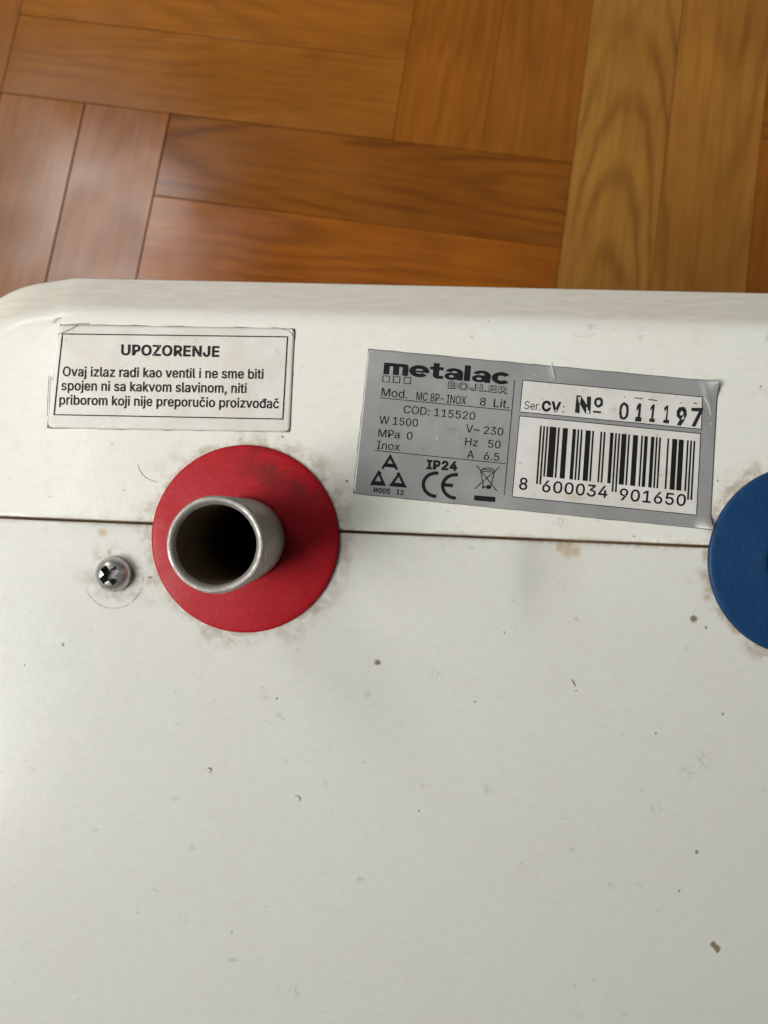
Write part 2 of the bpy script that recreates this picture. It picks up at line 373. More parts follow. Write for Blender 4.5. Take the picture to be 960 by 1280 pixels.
def shell(name, upper, mat):
    sgn = -1 if upper else 1
    off = 1.2 * sgn
    seam = lambda x: SEAM(x) + off + .55 * noise.noise(Vector((x * .012, 3.0 * sgn, .5))) + .25 * noise.noise(Vector((x * .06, 3.0 * sgn, 4.5)))
    side = lambda q: (q[:, 1] - (SEAM(q[:, 0]) + off)) * sgn > 0.05
    # region polygon: outline part on our side + the joint edge
    ok = side(OUT); n = len(OUT)
    st = next(i for i in range(n) if ok[i] and not ok[i - 1]); poly = []
    i = st
    while ok[i % n]: poly.append(tuple(OUT[i % n])); i += 1
    p_end, p_st = poly[-1], poly[0]
    xe = XR if p_end[0] > 600 else XL; xs = XR if p_st[0] > 600 else XL
    joint = [(xe + (xs - xe) * t / 120, seam(xe + (xs - xe) * t / 120)) for t in range(121)]
    poly += joint
    pts = list(poly); nb = len(poly)
    extra = [inset(d) for d in (2, 8, 16, 26, 36, 42, 47, 51, 55, 59, 63, 67, 71, 76, 82, 90, 102, 118, 140)]
    for dd in (.5, 1.1, 2.0, 3.2, 6, 14): extra.append(np.array([(x, seam(x) + sgn * dd) for x in np.arange(XL + 4, XR - 4, 12)]))
    gx, gy = np.meshgrid(np.arange(-20, 1330, 24), np.arange(430, 1640, 24)); g = np.stack([gx.ravel(), gy.ravel()], 1).astype(float)
    g = g[(dist_out(g) > 150)]
    if not upper: g = g[~((g[:, 0] > 610) & (g[:, 1] < 870))]
    fx, fy = np.meshgrid(np.concatenate([np.arange(622, 740, 4), np.arange(740, 1300, 18)]), np.arange(676, 860, 6)); f = np.stack([fx.ravel(), fy.ravel()], 1).astype(float)
    if not upper: extra.append(f)
    extra.append(g)
    for (cx, cy) in (RED_C, BLUE_C):
        for rr in (58, 66):
            extra.append(np.array([(cx + rr * math.cos(a), cy + rr * math.sin(a)) for a in np.linspace(0, 2 * math.pi, 64, endpoint=False)]))
    E = np.concatenate(extra)
    E = E[((E[:, 1] - np.array([seam(x) for x in E[:, 0]])) * sgn > .3)]
    E = E[(E[:, 0] > XL + .5) & (E[:, 0] < XR - .5)]
    d = dist_out(E); E = E[d > .8]
    rng = np.random.RandomState(3)
    pts += [tuple(p) for p in E + rng.uniform(-.02, .02, E.shape)]
    vv, ee, ff, *_ = delaunay_2d_cdt([Vector(p) for p in pts], [], [list(range(nb))], 1, 1e-4)
    q = np.array([(v.x, v.y) for v in vv]); d = dist_out(q)
    ds = np.abs(q[:, 1] - np.array([seam(x) for x in q[:, 0]]))
    z = zprof(d, q[:, 1] - TOPY(q[:, 0])) - 1.3 * np.clip(1 - ds / 3.0, 0, 1) ** 2
    if not upper: z = z + dent(q[:, 0], q[:, 1]) - .5 + np.array([.22 * noise.noise(Vector((a * .006, b * .0045, 9))) for a, b in q]) * np.clip(ds / 40, 0, 1)
    tri = []
    for t in ff:
        c = q[list(t)].mean(0)
        if min(math.hypot(c[0] - a[0], c[1] - a[1]) for a in (RED_C, BLUE_C)) < 58: continue
        tri.append(list(t))
    bm = bmesh.new(); bv = [bm.verts.new(L(p[0], p[1], h)) for p, h in zip(q, z)]
    for t in tri:
        try: bm.faces.new([bv[k] for k in t])
        except ValueError: pass
    bm.normal_update()
    if sum(f.normal.z for f in bm.faces) < 0: bmesh.ops.reverse_faces(bm, faces=bm.faces[:])
    for f in bm.faces: f.smooth = True
    holes = lambda v: min(math.hypot(v.co.x - L(*a).x, v.co.y - L(*a).y) for a in (RED_C, BLUE_C)) < 75 * S
    be = [e for e in bm.edges if len(e.link_faces) == 1 and not all(holes(v) for v in e.verts)]
    r = bmesh.ops.extrude_edge_only(bm, edges=be)
    for v in r['geom']:
        if isinstance(v, bmesh.types.BMVert): v.co.z = -(_n.x * v.co.x + _n.y * v.co.y) / _n.z + .0005
    for f in bm.faces:
        if any(v.co.z < HF * .5 for v in f.verts): f.smooth = False
    bmesh.ops.delete(bm, geom=[v for v in bm.verts if not v.link_faces], context='VERTS')
    me = bpy.data.meshes.new(name); bm.to_mesh(me); bm.free()
    return link(name, me, mat, root)
rear_shell = shell('rear_casing', True, M_UP)
front_shell = shell('front_casing', False, M_LO)
rear_shell['label'] = 'cream rear half of the casing with the sloping beige border'
front_shell['label'] = 'white front half of the casing, dented beside the joint'

# filler strip deep in the joint
v = []; f = []
for i in range(61):
    x = XL + 8 + (XR - XL - 16) * i / 60; y = SEAM(x)
    v += [L(x, y - 6, -12.5), L(x, y + 6, -12.5), L(x, y - 6, -24), L(x, y + 6, -24)]
    if i:
        a = 4 * (i - 1); b = 4 * i
        f += [(a, b, b + 1, a + 1), (a + 2, a + 3, b + 3, b + 2)]
def skip(fs): return [q for q in fs]
jo = link('joint_strip', mesh('joint_strip', v, f), M_JOINT, root)
# keep the strip clear of the pipe bores
bm = bmesh.new(); bm.from_mesh(jo.data)
kill = [fc for fc in bm.faces if min(math.hypot(fc.calc_center_median().x - L(*a).x, fc.calc_center_median().y - L(*a).y) for a in (RED_C, BLUE_C)) < 75 * S]
bmesh.ops.delete(bm, geom=kill, context='FACES'); bm.to_mesh(jo.data); bm.free()

# ---------------------------------------------------------------- lathe helper (profile in face units)
def lathe(name, c, prof, mats, parent, n=96, matf=None, jitter=0.0, closed=False):
    vs_, fs, mi = [], [], []
    for k, (r, h) in enumerate(prof):
        for i in range(n):
            a = 2 * math.pi * i / n
            j = jitter * noise.noise(Vector((math.cos(a) * 3, math.sin(a) * 3, h * .08 + k)))
            vs_.append(L(c[0] + (r + j) * math.cos(a), c[1] - (r + j) * math.sin(a), h + j * .6))
    for k in range(len(prof) - 1):
        for i in range(n):
            j = (i + 1) % n
            fs.append((k * n + i, k * n + j, (k + 1) * n + j, (k + 1) * n + i)); mi.append(matf(k) if matf else 0)
    if closed: fs.append(tuple((len(prof) - 1) * n + i for i in range(n))); mi.append(mi[-1])
    me = mesh(name, vs_, fs)
    bm = bmesh.new(); bm.from_mesh(me); bmesh.ops.recalc_face_normals(bm, faces=bm.faces[:]); bm.to_mesh(me); bm.free()
    o = bpy.data.objects.new(name, me); COL.objects.link(o); o.parent = parent
    for m in mats: me.materials.append(m)
    me.polygons.foreach_set('material_index', mi); me.shade_smooth()
    bm = bmesh.new(); bm.from_mesh(me)
    for e in bm.edges:
        if len(e.link_faces) == 2 and e.calc_face_angle() > math.radians(38): e.smooth = False
    bm.to_mesh(me); bm.free()
    return o

def rosette(c, r, mat, lab):
    prof = [(49, .5), (49, 9.0), (50.5, 10.2), (55, 10.9), (62, 10.2), (80, 8.6), (100, 6.6), (r - 7, 5.4), (r - 3, 4.8), (r - 1.2, 4.0), (r - .4, 2.9), (r, 1.4), (r, -.2)]
    o = lathe('pipe_rosette', c, prof, [mat], root, 128)
    o['label'] = lab
    return o
rosette(RED_C, RED_R - .8, M_RED, 'red plastic rosette round the open pipe stub')
rosette(BLUE_C, BLUE_R - .8, M_BLUE, 'blue plastic rosette cut off by the right edge')

PH = 173
def pipe(c, lab):
    out = [(50.2, -14), (50.2, 12)]
    h = 12.0
    while h < PH - 14:
        out += [(50.6, h), (49.7, h + 2.6)]; h += 5.2
    out += [(50.3, PH - 11), (50.5, PH - 6), (50.4, PH - 3.0)]
    o = lathe('pipe_stub', c, out, [M_PIPE], root, 96)
    o['label'] = lab
    rim = [(50.4, PH - 3.0), (50.0, PH - 1.2), (49.0, PH - .2), (47.5, PH), (45.6, PH - .2), (43.6, PH - 1.6), (41.6, PH - 5.0)]
    lathe('rim', c, rim, [M_RIM], o, 128, jitter=.30)
    bore = [(41.6, PH - 5.0), (41.2, PH - 12), (41.0, PH - 40), (41.0, 60), (41.0, -300), (41.0, -900)]
    lathe('bore', c, bore, [M_BORE], o, 96, closed=True)
    # lengthwise weld bead inside the bore
    a0 = math.radians(236); vv = []; ff = []
    for i in range(40):
        hh = PH - 6 - i * 7; aa = a0 + .05 * math.sin(i * .13)
        for da, rr in ((-.028, 41.1), (0, 39.9), (.028, 41.1)):
            vv.append(L(c[0] + rr * math.cos(aa + da), c[1] - rr * math.sin(aa + da), hh))
        if i: b = 3 * i; ff += [(b - 3, b - 2, b + 1, b), (b - 2, b - 1, b + 2, b + 1)]
    link('weld_bead', mesh('weld_bead', vv, ff), M_BORE, o, True)
    return o
pipe(RED_C, 'open grey steel pipe stub inside the red rosette')
pipe((BLUE_C[0] + 4, BLUE_C[1]), 'steel pipe stub inside the blue rosette, only its base in view')

# ---------------------------------------------------------------- screw with cross recess
def screw(c):
    R_ = 22.3
    prof = [(R_ * .55, -8), (R_ * .98, -.3), (R_, 1.5), (R_ * .99, 5), (R_ * .95, 9), (R_ * .86, 13), (R_ * .72, 16), (R_ * .52, 18.2), (R_ * .28, 19.3), (R_ * .08, 19.6)]
    o = lathe('screw_head', c, prof, [M_SCREW, M_RECESS_SHADE], root, 64, closed=True)
    me = o.data
    # cutter
    bm = bmesh.new(); ang = math.radians(38)
    for k in (0, 1):
        vs_ = []
        for (hh, ln, wd) in ((24, 14.8, 5.0), (5, 8.0, 3.4)):
            for sx, sy in ((-1, -1), (1, -1), (1, 1), (-1, 1)):
                x, y = sx * ln, sy * wd
                a = ang + k * math.pi / 2
                vs_.append(bm.verts.new(L(c[0] + x * math.cos(a) - y * math.sin(a), c[1] - (x * math.sin(a) + y * math.cos(a)), hh + k * .01)))
        for q in ((0, 1, 2, 3), (7, 6, 5, 4), (0, 4, 5, 1), (1, 5, 6, 2), (2, 6, 7, 3), (3, 7, 4, 0)): bm.faces.new([vs_[i] for i in q])
    bmesh.ops.recalc_face_normals(bm, faces=bm.faces[:])
    cm = bpy.data.meshes.new('cutter'); bm.to_mesh(cm); bm.free(); cm.materials.append(M_SCREW); cm.materials.append(M_RECESS_SHADE); cm.polygons.foreach_set('material_index', [1] * len(cm.polygons))
    co = bpy.data.objects.new('cutter', cm); COL.objects.link(co); co.parent = root
    # close the head below so that the boolean sees a solid
    bm = bmesh.new(); bm.from_mesh(me); bmesh.ops.holes_fill(bm, edges=[e for e in bm.edges if len(e.link_faces) == 1])
    bmesh.ops.recalc_face_normals(bm, faces=bm.faces[:])
    bmesh.ops.scale(bm, vec=(1000, 1000, 1000), verts=bm.verts[:]); bm.to_mesh(me); bm.free()
    cm.transform(Matrix.Scale(1000, 4))
    md = o.modifiers.new('cut', 'BOOLEAN'); md.object = co; md.operation = 'DIFFERENCE'; md.solver = 'EXACT'; md.use_self = True
    bpy.context.view_layer.update()
    dg = bpy.context.evaluated_depsgraph_get()
    nm = bpy.data.meshes.new_from_object(o.evaluated_get(dg), depsgraph=dg)
    nm.transform(Matrix.Scale(.001, 4))
    o.modifiers.clear(); o.data = nm; nm.name = 'screw_head'
    bpy.data.objects.remove(co)
    bm = bmesh.new(); bm.from_mesh(nm)
    for e in bm.edges: e.smooth = not (len(e.link_faces) == 2 and e.calc_face_angle() > math.radians(35))
    for f in bm.faces: f.smooth = True
    bm.to_mesh(nm); bm.free()
    o['label'] = 'domed cross-recess screw head beside the red rosette'
screw(SCREW_C)

# ---------------------------------------------------------------- stickers
def bil(q, u, v):
    (a, b, c, d) = q        # TL TR BR BL
    return ((1 - u) * (1 - v) * a[0] + u * (1 - v) * b[0] + u * v * c[0] + (1 - u) * v * d[0],
            (1 - u) * (1 - v) * a[1] + u * (1 - v) * b[1] + u * v * c[1] + (1 - u) * v * d[1])

def sheet(name, quad, mat, hfun, th, parent, nx=60, ny=30, corner=6.0, edge_amp=.5, seed=1):
    """a thin film: top grid with gently uneven edges, rim turned down onto the face"""
    vs_, fs = [], []
    for j in range(ny + 1):
        for i in range(nx + 1):
            u, v = i / nx, j / ny
            x, y = bil(quad, u, v)
            # rounded corners
            wpx = math.dist(quad[0], quad[1]); hpx = math.dist(quad[0], quad[3])
            du, dv = min(u, 1 - u) * wpx, min(v, 1 - v) * hpx
            if du < corner and dv < corner:
                k = max(du, dv) / corner if max(du, dv) > 0 else 0
                sh = (1 - .3 * (1 - k) if k < 1 else 1)
                cx, cy = bil(quad, (corner / wpx if u < .5 else 1 - corner / wpx), (corner / hpx if v < .5 else 1 - corner / hpx))
                rr = math.hypot(x - cx, y - cy)
                if rr > corner: x, y = cx + (x - cx) * corner / rr, cy + (y - cy) * corner / rr
            if i in (0, nx) or j in (0, ny):
                x += edge_amp * noise.noise(Vector((x * .07, y * .07, seed))); y += edge_amp * noise.noise(Vector((x * .07, y * .07, seed + 5)))
            vs_.append(L(x, y, th + hfun(u, v, x, y)))
    W_ = nx + 1
    for j in range(ny):
        for i in range(nx): fs.append((j * W_ + i, (j + 1) * W_ + i, (j + 1) * W_ + i + 1, j * W_ + i + 1))
    ring = [i for i in range(W_)] + [j * W_ + nx for j in range(1, ny + 1)] + [ny * W_ + i for i in range(nx - 1, -1, -1)] + [j * W_ for j in range(ny - 1, 0, -1)]
    nb = len(vs_)
    for k in ring: c = vs_[k]; vs_.append(Vector((c.x, c.y, c.z - th * S * .9)))
    for k in range(len(ring)):
        m = (k + 1) % len(ring); fs.append((ring[k], ring[m], nb + m, nb + k))
    o = link(name, mesh(name, vs_, fs), mat, parent)
    for k, p in enumerate(o.data.polygons): p.use_smooth = k < nx * ny
    return o

def grime(quad, parent, seed, amp=2.2, h=.12):
    """dirty glue squeezed out round a sticker's edge"""
    vs_, fs = [], []; n = 60; loop = []
    for k in range(4):
        for i in range(n):
            t = i / n; u, v = [(t, 0), (1, t), (1 - t, 1), (0, 1 - t)][k]; loop.append((u, v))
    cx, cy = bil(quad, .5, .5)
    for (u, v) in loop:
        x, y = bil(quad, u, v); d = math.hypot(x - cx, y - cy)
        e = .2 + amp * max(0, noise.noise(Vector((x * .05, y * .05, seed))) + .25) * (.6 + .6 * noise.noise(Vector((x * .35, y * .35, seed))))
        nx_, ny_ = (0, -1) if v == 0 and u < 1 else ((1, 0) if u == 1 and v < 1 else ((0, 1) if v == 1 and u > 0 else (-1, 0)))
        vs_ += [L(x - nx_ * 4, y - ny_ * 4, h + crown(x, y + (4 if ny_ < 0 else 0))), L(x + nx_ * e, y + ny_ * e, h + crown(x, y + ny_ * e))]
    m = len(loop)
    for k in range(m): a, b = 2 * k, 2 * ((k + 1) % m); fs.append((a, a + 1, b + 1, b))
    return link('glue_edge', mesh('glue_edge', vs_, fs), M_EDGE, parent)

def crown(x, y):
    return float(zprof(np.array([y - TOPY(x)]), np.array([y - TOPY(x)]))[0])
STK = [(75, 405.5), (368.5, 410.5), (362.5, 540), (59.5, 535)]
def stk_h(u, v, x, y):
    h = .35 * max(0, noise.noise(Vector((x * .03, y * .012, 2))))
    h += 2.0 * max(0, 1 - math.hypot(u - 1, (v) * .45) / .05) ** 1.5
    h += 1.2 * max(0, 1 - math.hypot(u, v * .45) / .08) ** 1.2
    return h
sticker = sheet('warning_sticker', STK, M_STK, lambda u, v, x, y: stk_h(u, v, x, y) + crown(x, y), 1.0, root, 80, 36, 7, .4, 3)
sticker['label'] = 'yellowed white warning sticker with black frame and lettering'
grime(STK, sticker, 4.0, 1.7, .25)

LAB = [(460.5, 436), (897.5, 477), (887.5, 662), (441.5, 617)]
def lab_h(u, v, x, y):
    h = crown(x, y)
    h += 15 * max(0, 1 - math.hypot((u - 1) * 2.2, (v - 1) * 1.0) / .11) ** 1.6           # lifted bottom right corner
    h += 9 * max(0, 1 - math.hypot((u - 1) * 2.2, v) / .12) ** 1.5
    h += 1.0 * math.exp(-((x - 690 - (y - 465) * .12) / 2.2) ** 2) * max(0, 1 - abs(y - 466) / 16)   # crease
    h += 1.2 * math.exp(-((x - 882 + (y - 490) * -.35) / 3.0) ** 2) * max(0, 1 - abs(y - 492) / 22)
    return h
rating = sheet('rating_label', LAB, M_FOIL, lab_h, .8, root, 220, 90, 7, .25, 9)
rating['label'] = 'grey foil rating label with two white panels and a barcode'
grime(LAB, rating, 8.0, 1.0, .3)

# ---------------------------------------------------------------- print (flat ink films)
# letter outlines: advance, contours (x, y, x, y ...) in thousandths
GLYPHS = {" ":[188,[]],
",":[188,[[38,-119,68,71,137,71,84,-119]]],
"-":[453,[[337,244,337,188,114,188,114,244]]],
".":[188,[[95,-4,78,-1,63,9,53,24,50,41,53,59,63,73,78,83,95,87,113,83,128,73,138,59,141,41,138,24,128,9,113,-1]]],
"0":[453,[[227,-7,174,1,130,24,95,62,69,113,53,178,48,254,53,330,69,395,95,447,130,484,174,508,227,516,279,508,323,484,358,447,384,395,400,330,405,254,400,178,384,113,359,62,323,24,279,1],[227,50,261,56,290,74,313,103,330,144,340,194,344,254,340,314,330,365,313,405,290,435,261,453,227,460,192,453,163,435,140,405,123,365,113,314,109,254,113,194,123,144,140,103,163,74,192,56]]],
"1":[453,[[76,0,76,55,391,55,391,0],[276,509,276,0,212,0,212,448,209,448,86,358,86,427,198,509]]],
"2":[453,[[64,0,64,47,234,229,261,257,282,282,299,305,311,327,318,348,320,371,317,397,308,419,293,436,273,449,250,457,224,460,196,457,172,447,153,433,139,413,130,390,127,362,66,362,71,405,86,442,111,473,143,496,182,511,225,516,268,511,306,497,337,474,361,445,376,411,381,372,378,345,371,318,357,290,336,259,306,223,267,180,153,60,153,57,389,57,389,0]]],
"3":[453,[[218,-7,173,-3,133,10,98,30,70,57,52,91,44,132,109,132,115,107,126,87,144,71,165,59,191,52,219,50,248,53,275,61,297,74,315,93,325,116,329,145,326,172,316,196,299,217,275,234,242,244,201,248,157,248,157,299,288,448,288,452,70,452,70,509,372,509,372,461,211,278,211,289,264,288,308,276,344,253,371,222,387,186,393,145,387,103,370,66,344,36,309,12,266,-2]]],
"4":[453,[[40,105,40,158,247,509,311,509,109,166,109,163,413,163,413,105],[282,0,282,121,282,146,282,318,343,318,343,0]]],
"5":[453,[[221,-7,178,-2,140,11,108,32,83,60,66,93,60,130,122,130,127,108,138,89,154,73,173,60,196,52,221,50,250,53,276,64,298,82,314,104,324,131,328,162,324,193,314,221,297,244,275,262,248,273,218,277,192,275,167,268,145,258,128,246,67,253,96,509,366,509,366,452,151,452,134,301,136,301,155,315,178,325,203,331,229,334,263,330,294,321,321,306,345,285,364,260,379,231,388,199,391,163,385,117,369,76,343,41,309,15,268,-1]]],
"6":[453,[[226,-7,182,-1,142,15,109,40,84,74,69,115,64,162,68,199,80,239,102,285,137,340,252,509,322,509,151,261,145,261,154,275,165,288,179,299,196,307,214,312,235,314,278,309,316,295,346,271,370,240,384,201,389,157,384,112,368,73,343,39,310,14,271,-2],[226,48,254,52,279,63,299,79,314,101,324,128,327,157,324,187,314,213,299,235,279,251,254,262,226,265,198,262,174,252,153,235,138,214,128,188,125,158,128,128,138,102,153,79,174,63,198,52]]],
"7":[453,[[97,0,323,448,323,452,62,452,62,509,391,509,391,449,165,0]]],
"8":[453,[[226,-7,178,-2,136,11,101,33,74,62,57,96,52,135,55,166,65,195,81,220,101,241,125,256,153,265,153,267,119,282,93,308,76,342,70,380,75,417,90,450,114,477,146,498,184,511,226,516,269,511,306,498,337,477,361,450,377,417,382,380,376,342,359,308,333,282,300,267,300,265,327,256,351,241,372,220,387,195,397,166,401,135,395,96,378,62,352,33,317,11,275,-2],[226,49,258,52,285,60,307,74,323,91,333,113,337,139,333,165,322,189,305,208,283,223,256,232,226,235,196,232,169,223,147,208,130,189,119,165,115,139,119,113,129,91,145,74,167,60,195,52],[226,290,252,292,274,300,293,313,307,330,316,351,319,376,316,399,308,420,294,437,275,449,252,457,226,460,200,457,177,449,159,437,145,420,136,399,133,376,136,351,145,330,159,313,178,300,201,292]]],
"9":[453,[[226,516,271,510,310,494,343,468,368,434,384,393,389,347,385,309,373,270,350,224,315,168,200,0,130,0,301,248,307,248,299,234,287,221,273,210,257,202,238,196,218,195,175,199,137,214,106,237,83,269,68,307,64,352,69,397,85,436,110,469,143,494,182,510],[226,460,199,457,174,446,154,429,138,407,129,381,125,352,129,322,138,295,154,274,174,257,199,247,226,243,254,247,279,257,299,273,314,295,324,321,327,350,324,381,314,407,299,429,279,446,254,457]]],
":":[188,[[95,-4,78,-1,63,9,53,24,50,41,53,59,63,73,78,83,95,87,113,83,128,73,138,59,141,41,138,24,128,9,113,-1],[95,271,78,274,63,284,53,299,50,316,53,334,63,349,78,359,95,362,113,359,128,349,138,334,141,316,138,299,128,284,113,274]]],
"A":[480,[[16,0,201,509,276,509,463,0,395,0,287,302,276,334,264,372,250,420,232,478,245,478,228,419,213,371,201,333,191,302,85,0],[110,142,110,199,370,199,370,142]]],
"B":[456,[[60,0,60,509,241,509,289,504,329,491,359,469,381,442,394,410,398,374,395,344,387,320,373,301,356,286,336,275,315,267,315,262,339,257,363,245,385,227,402,203,414,173,418,136,413,100,400,67,377,39,344,18,301,4,247,0],[125,57,245,57,296,63,330,80,349,105,355,137,352,161,342,184,327,203,306,218,279,228,248,231,125,231],[125,285,238,285,265,288,288,296,308,309,323,326,333,348,336,372,330,403,313,429,283,446,240,452,125,452]]],
"C":[510,[[267,-7,205,1,150,25,104,63,70,115,48,179,40,254,48,329,70,393,104,445,150,484,205,508,267,516,305,513,340,504,373,490,402,471,427,447,448,418,463,385,473,348,408,348,401,373,389,395,375,413,357,428,337,440,315,449,292,454,267,456,223,450,184,432,150,403,125,364,109,314,103,254,109,194,125,145,151,105,184,76,223,59,267,53,292,55,315,60,337,69,357,81,375,96,389,114,401,136,408,160,473,160,463,124,448,91,428,62,402,38,373,19,341,5,305,-4]]],
"D":[502,[[219,0,96,0,96,57,215,57,272,63,318,81,354,110,379,149,394,198,399,255,394,312,379,361,354,399,320,428,275,446,221,452,93,452,93,509,225,509,294,501,353,478,399,441,433,391,455,329,462,255,455,181,433,119,398,68,351,31,291,8],[125,509,125,0,60,0,60,509]]],
"E":[419,[[60,0,60,509,372,509,372,452,125,452,125,286,355,286,355,229,125,229,125,57,375,57,375,0]]],
"H":[517,[[60,0,60,509,125,509,125,289,392,289,392,509,457,509,457,0,392,0,392,232,125,232,125,0]]],
"I":[301,[[31,0,31,57,118,57,118,452,31,452,31,509,269,509,269,452,183,452,183,57,269,57,269,0]]],
"J":[396,[[185,-7,153,-4,124,3,98,15,75,33,57,55,44,81,36,111,33,145,33,173,98,173,98,145,104,104,122,74,149,56,185,50,220,56,248,74,266,104,272,145,272,509,336,509,336,145,334,111,326,81,313,55,294,33,271,15,246,3,217,-4]]],
"L":[393,[[60,0,60,509,125,509,125,57,361,57,361,0]]],
"M":[628,[[60,0,60,509,152,509,277,187,287,159,299,123,311,84,322,49,307,49,318,83,330,121,342,158,352,187,476,509,568,509,568,0,504,0,504,291,504,327,505,369,506,413,507,457,513,457,498,409,482,363,467,322,461,305,456,291,342,0,286,0,170,291,165,304,159,321,145,361,129,408,112,457,119,457,120,416,121,372,122,328,122,291,122,0]]],
"N":[523,[[60,0,60,509,136,509,343,183,352,169,363,151,388,107,414,55,405,54,401,108,399,157,399,178,399,195,399,509,463,509,463,0,387,0,202,290,177,331,164,354,148,381,130,413,108,452,119,454,122,384,123,354,124,328,125,307,125,291,125,0]]],
"O":[533,[[267,-7,205,1,150,25,105,63,70,115,48,179,40,254,48,329,70,393,105,445,150,484,205,508,267,516,329,508,384,484,429,445,464,393,486,329,493,254,486,179,464,115,429,63,384,25,329,1],[267,53,310,59,349,76,383,105,408,144,425,194,430,254,425,314,408,365,383,404,349,433,310,450,267,456,223,450,184,433,151,404,125,364,109,314,103,254,109,194,125,144,151,105,184,76,223,59]]],
"P":[445,[[60,0,60,509,235,509,289,503,332,487,366,462,390,430,404,391,409,348,404,304,390,265,366,233,332,207,289,191,235,186,109,186,109,242,233,242,269,246,297,256,318,272,333,294,342,319,344,348,342,376,333,402,318,423,297,439,268,449,232,452,125,452,125,0]]],
"R":[449,[[60,0,60,509,236,509,290,504,333,489,367,465,390,433,405,395,409,352,405,309,390,271,367,240,333,217,289,203,236,198,96,198,96,255,234,255,269,258,298,267,319,281,334,300,342,324,345,352,342,380,334,405,319,425,298,440,269,449,233,452,125,452,125,0],[353,0,230,229,303,229,428,0]]],
"S":[447,[[224,-9,172,-4,128,9,91,31,64,60,46,96,38,137,104,137,110,110,123,88,142,71,166,59,194,52,224,49,257,52,286,60,311,74,329,92,341,114,346,139,342,161,332,179,316,193,296,205,272,214,245,222,184,239,128,260,86,289,60,326,52,372,58,413,75,448,102,476,138,498,180,511,227,516,275,511,316,498,351,476,377,449,394,415,401,378,337,378,326,412,302,437,267,453,225,459,194,456,167,448,145,435,129,418,118,398,115,376,119,352,131,334,148,319,169,308,212,293,264,279,312,264,336,252,359,238,379,220,395,198,405,171,408,139,403,99,386,64,360,34,323,11,278,-4]]],
"U":[517,[[259,-8,203,-2,154,15,114,43,85,80,66,124,60,173,60,509,124,509,124,178,128,144,141,113,160,87,187,68,220,56,259,52,298,56,331,68,357,87,377,113,389,144,393,178,393,509,457,509,457,173,451,124,433,80,403,43,363,15,315,-2]]],
"V":[480,[[204,0,16,509,84,509,192,206,203,176,215,137,230,89,248,31,235,31,252,90,267,138,279,176,290,206,395,509,463,509,278,0]]],
"W":[686,[[155,0,16,509,82,509,163,196,175,145,187,94,197,40,189,40,200,94,211,145,224,196,306,509,380,509,462,196,474,145,486,94,497,40,488,40,499,94,510,145,523,196,603,509,670,509,530,0,455,0,368,323,351,391,344,431,336,475,350,475,342,433,335,395,318,323,230,0]]],
"X":[474,[[18,0,217,284,217,236,29,509,104,509,178,400,192,379,204,361,223,329,243,292,232,292,252,329,272,361,284,379,298,400,374,509,446,509,259,239,259,287,456,0,382,0,292,129,279,149,268,165,250,195,230,231,244,231,225,196,206,166,195,149,182,129,91,0]]],
"Z":[438,[[42,0,42,46,273,385,306,431,341,476,348,454,285,452,223,452,40,452,40,509,397,509,397,462,169,129,134,81,97,33,90,54,152,57,214,57,399,57,399,0]]],
"a":[389,[[160,-9,126,-5,94,5,68,22,48,45,35,73,30,108,34,138,43,161,58,179,78,193,100,203,125,211,178,220,209,224,234,227,252,230,265,235,273,243,276,255,276,257,273,279,267,297,256,311,240,322,220,329,196,331,171,329,149,322,132,313,118,301,107,288,100,274,41,291,57,322,79,346,104,364,133,375,163,382,194,384,215,383,239,379,263,372,286,360,306,343,322,320,333,290,337,251,337,0,277,0,277,52,272,52,264,38,252,25,236,12,215,1,190,-6],[170,45,202,49,228,59,248,74,263,93,272,115,276,138,276,190,270,186,259,182,231,176,200,171,175,168,134,159,117,150,103,139,95,124,92,105,94,87,102,72,114,61,130,52,149,47]]],
"b":[424,[[229,-8,198,-5,172,4,153,17,138,31,127,46,118,59,112,59,112,0,53,0,53,509,114,509,114,319,118,319,127,331,137,346,152,360,171,373,197,381,229,384,274,378,313,361,345,332,370,293,385,245,390,189,385,133,370,84,346,45,313,16,274,-2],[220,47,253,51,279,66,301,88,316,117,325,151,328,189,325,227,316,261,301,290,280,311,253,325,220,330,188,325,161,312,140,291,125,263,116,229,113,189,116,150,125,115,140,86,162,65,188,51]]],
"c":[396,[[207,-8,159,-2,117,16,82,46,56,85,40,133,34,187,40,243,56,291,82,330,117,360,159,378,207,384,234,383,260,377,284,368,305,356,324,341,340,322,353,301,362,277,303,262,290,289,270,311,242,325,226,329,207,330,173,325,145,310,124,287,108,258,99,224,96,187,99,151,108,117,124,89,145,66,173,51,207,46,226,48,243,52,271,66,292,89,304,117,363,102,354,78,341,56,325,37,306,21,285,9,261,-1,235,-6]]],
"d":[424,[[195,-8,151,-2,111,16,79,45,55,84,39,133,34,189,39,245,55,293,79,332,112,361,151,378,196,384,228,381,253,373,272,360,287,346,298,331,306,319,311,319,311,509,372,509,372,0,313,0,313,59,307,59,298,46,287,31,272,17,252,4,227,-5],[205,47,236,51,263,65,284,86,299,115,309,150,312,189,309,229,300,263,284,291,263,312,237,325,205,330,172,325,145,311,124,290,108,261,99,227,96,189,99,151,109,117,124,88,145,66,172,51]]],
"e":[404,[[212,-8,161,-2,117,16,82,46,56,85,40,132,34,187,39,242,55,290,81,329,115,359,157,378,205,384,236,382,266,374,294,361,319,341,341,315,357,282,368,242,371,194,371,169,75,169,75,221,338,221,310,202,307,237,298,269,283,294,263,314,237,326,205,330,173,326,146,313,125,294,109,270,99,241,96,211,96,178,100,139,110,106,128,80,151,61,179,50,212,46,234,48,254,53,271,61,285,73,297,88,306,105,365,91,353,63,335,39,311,19,283,4,249,-5]]],
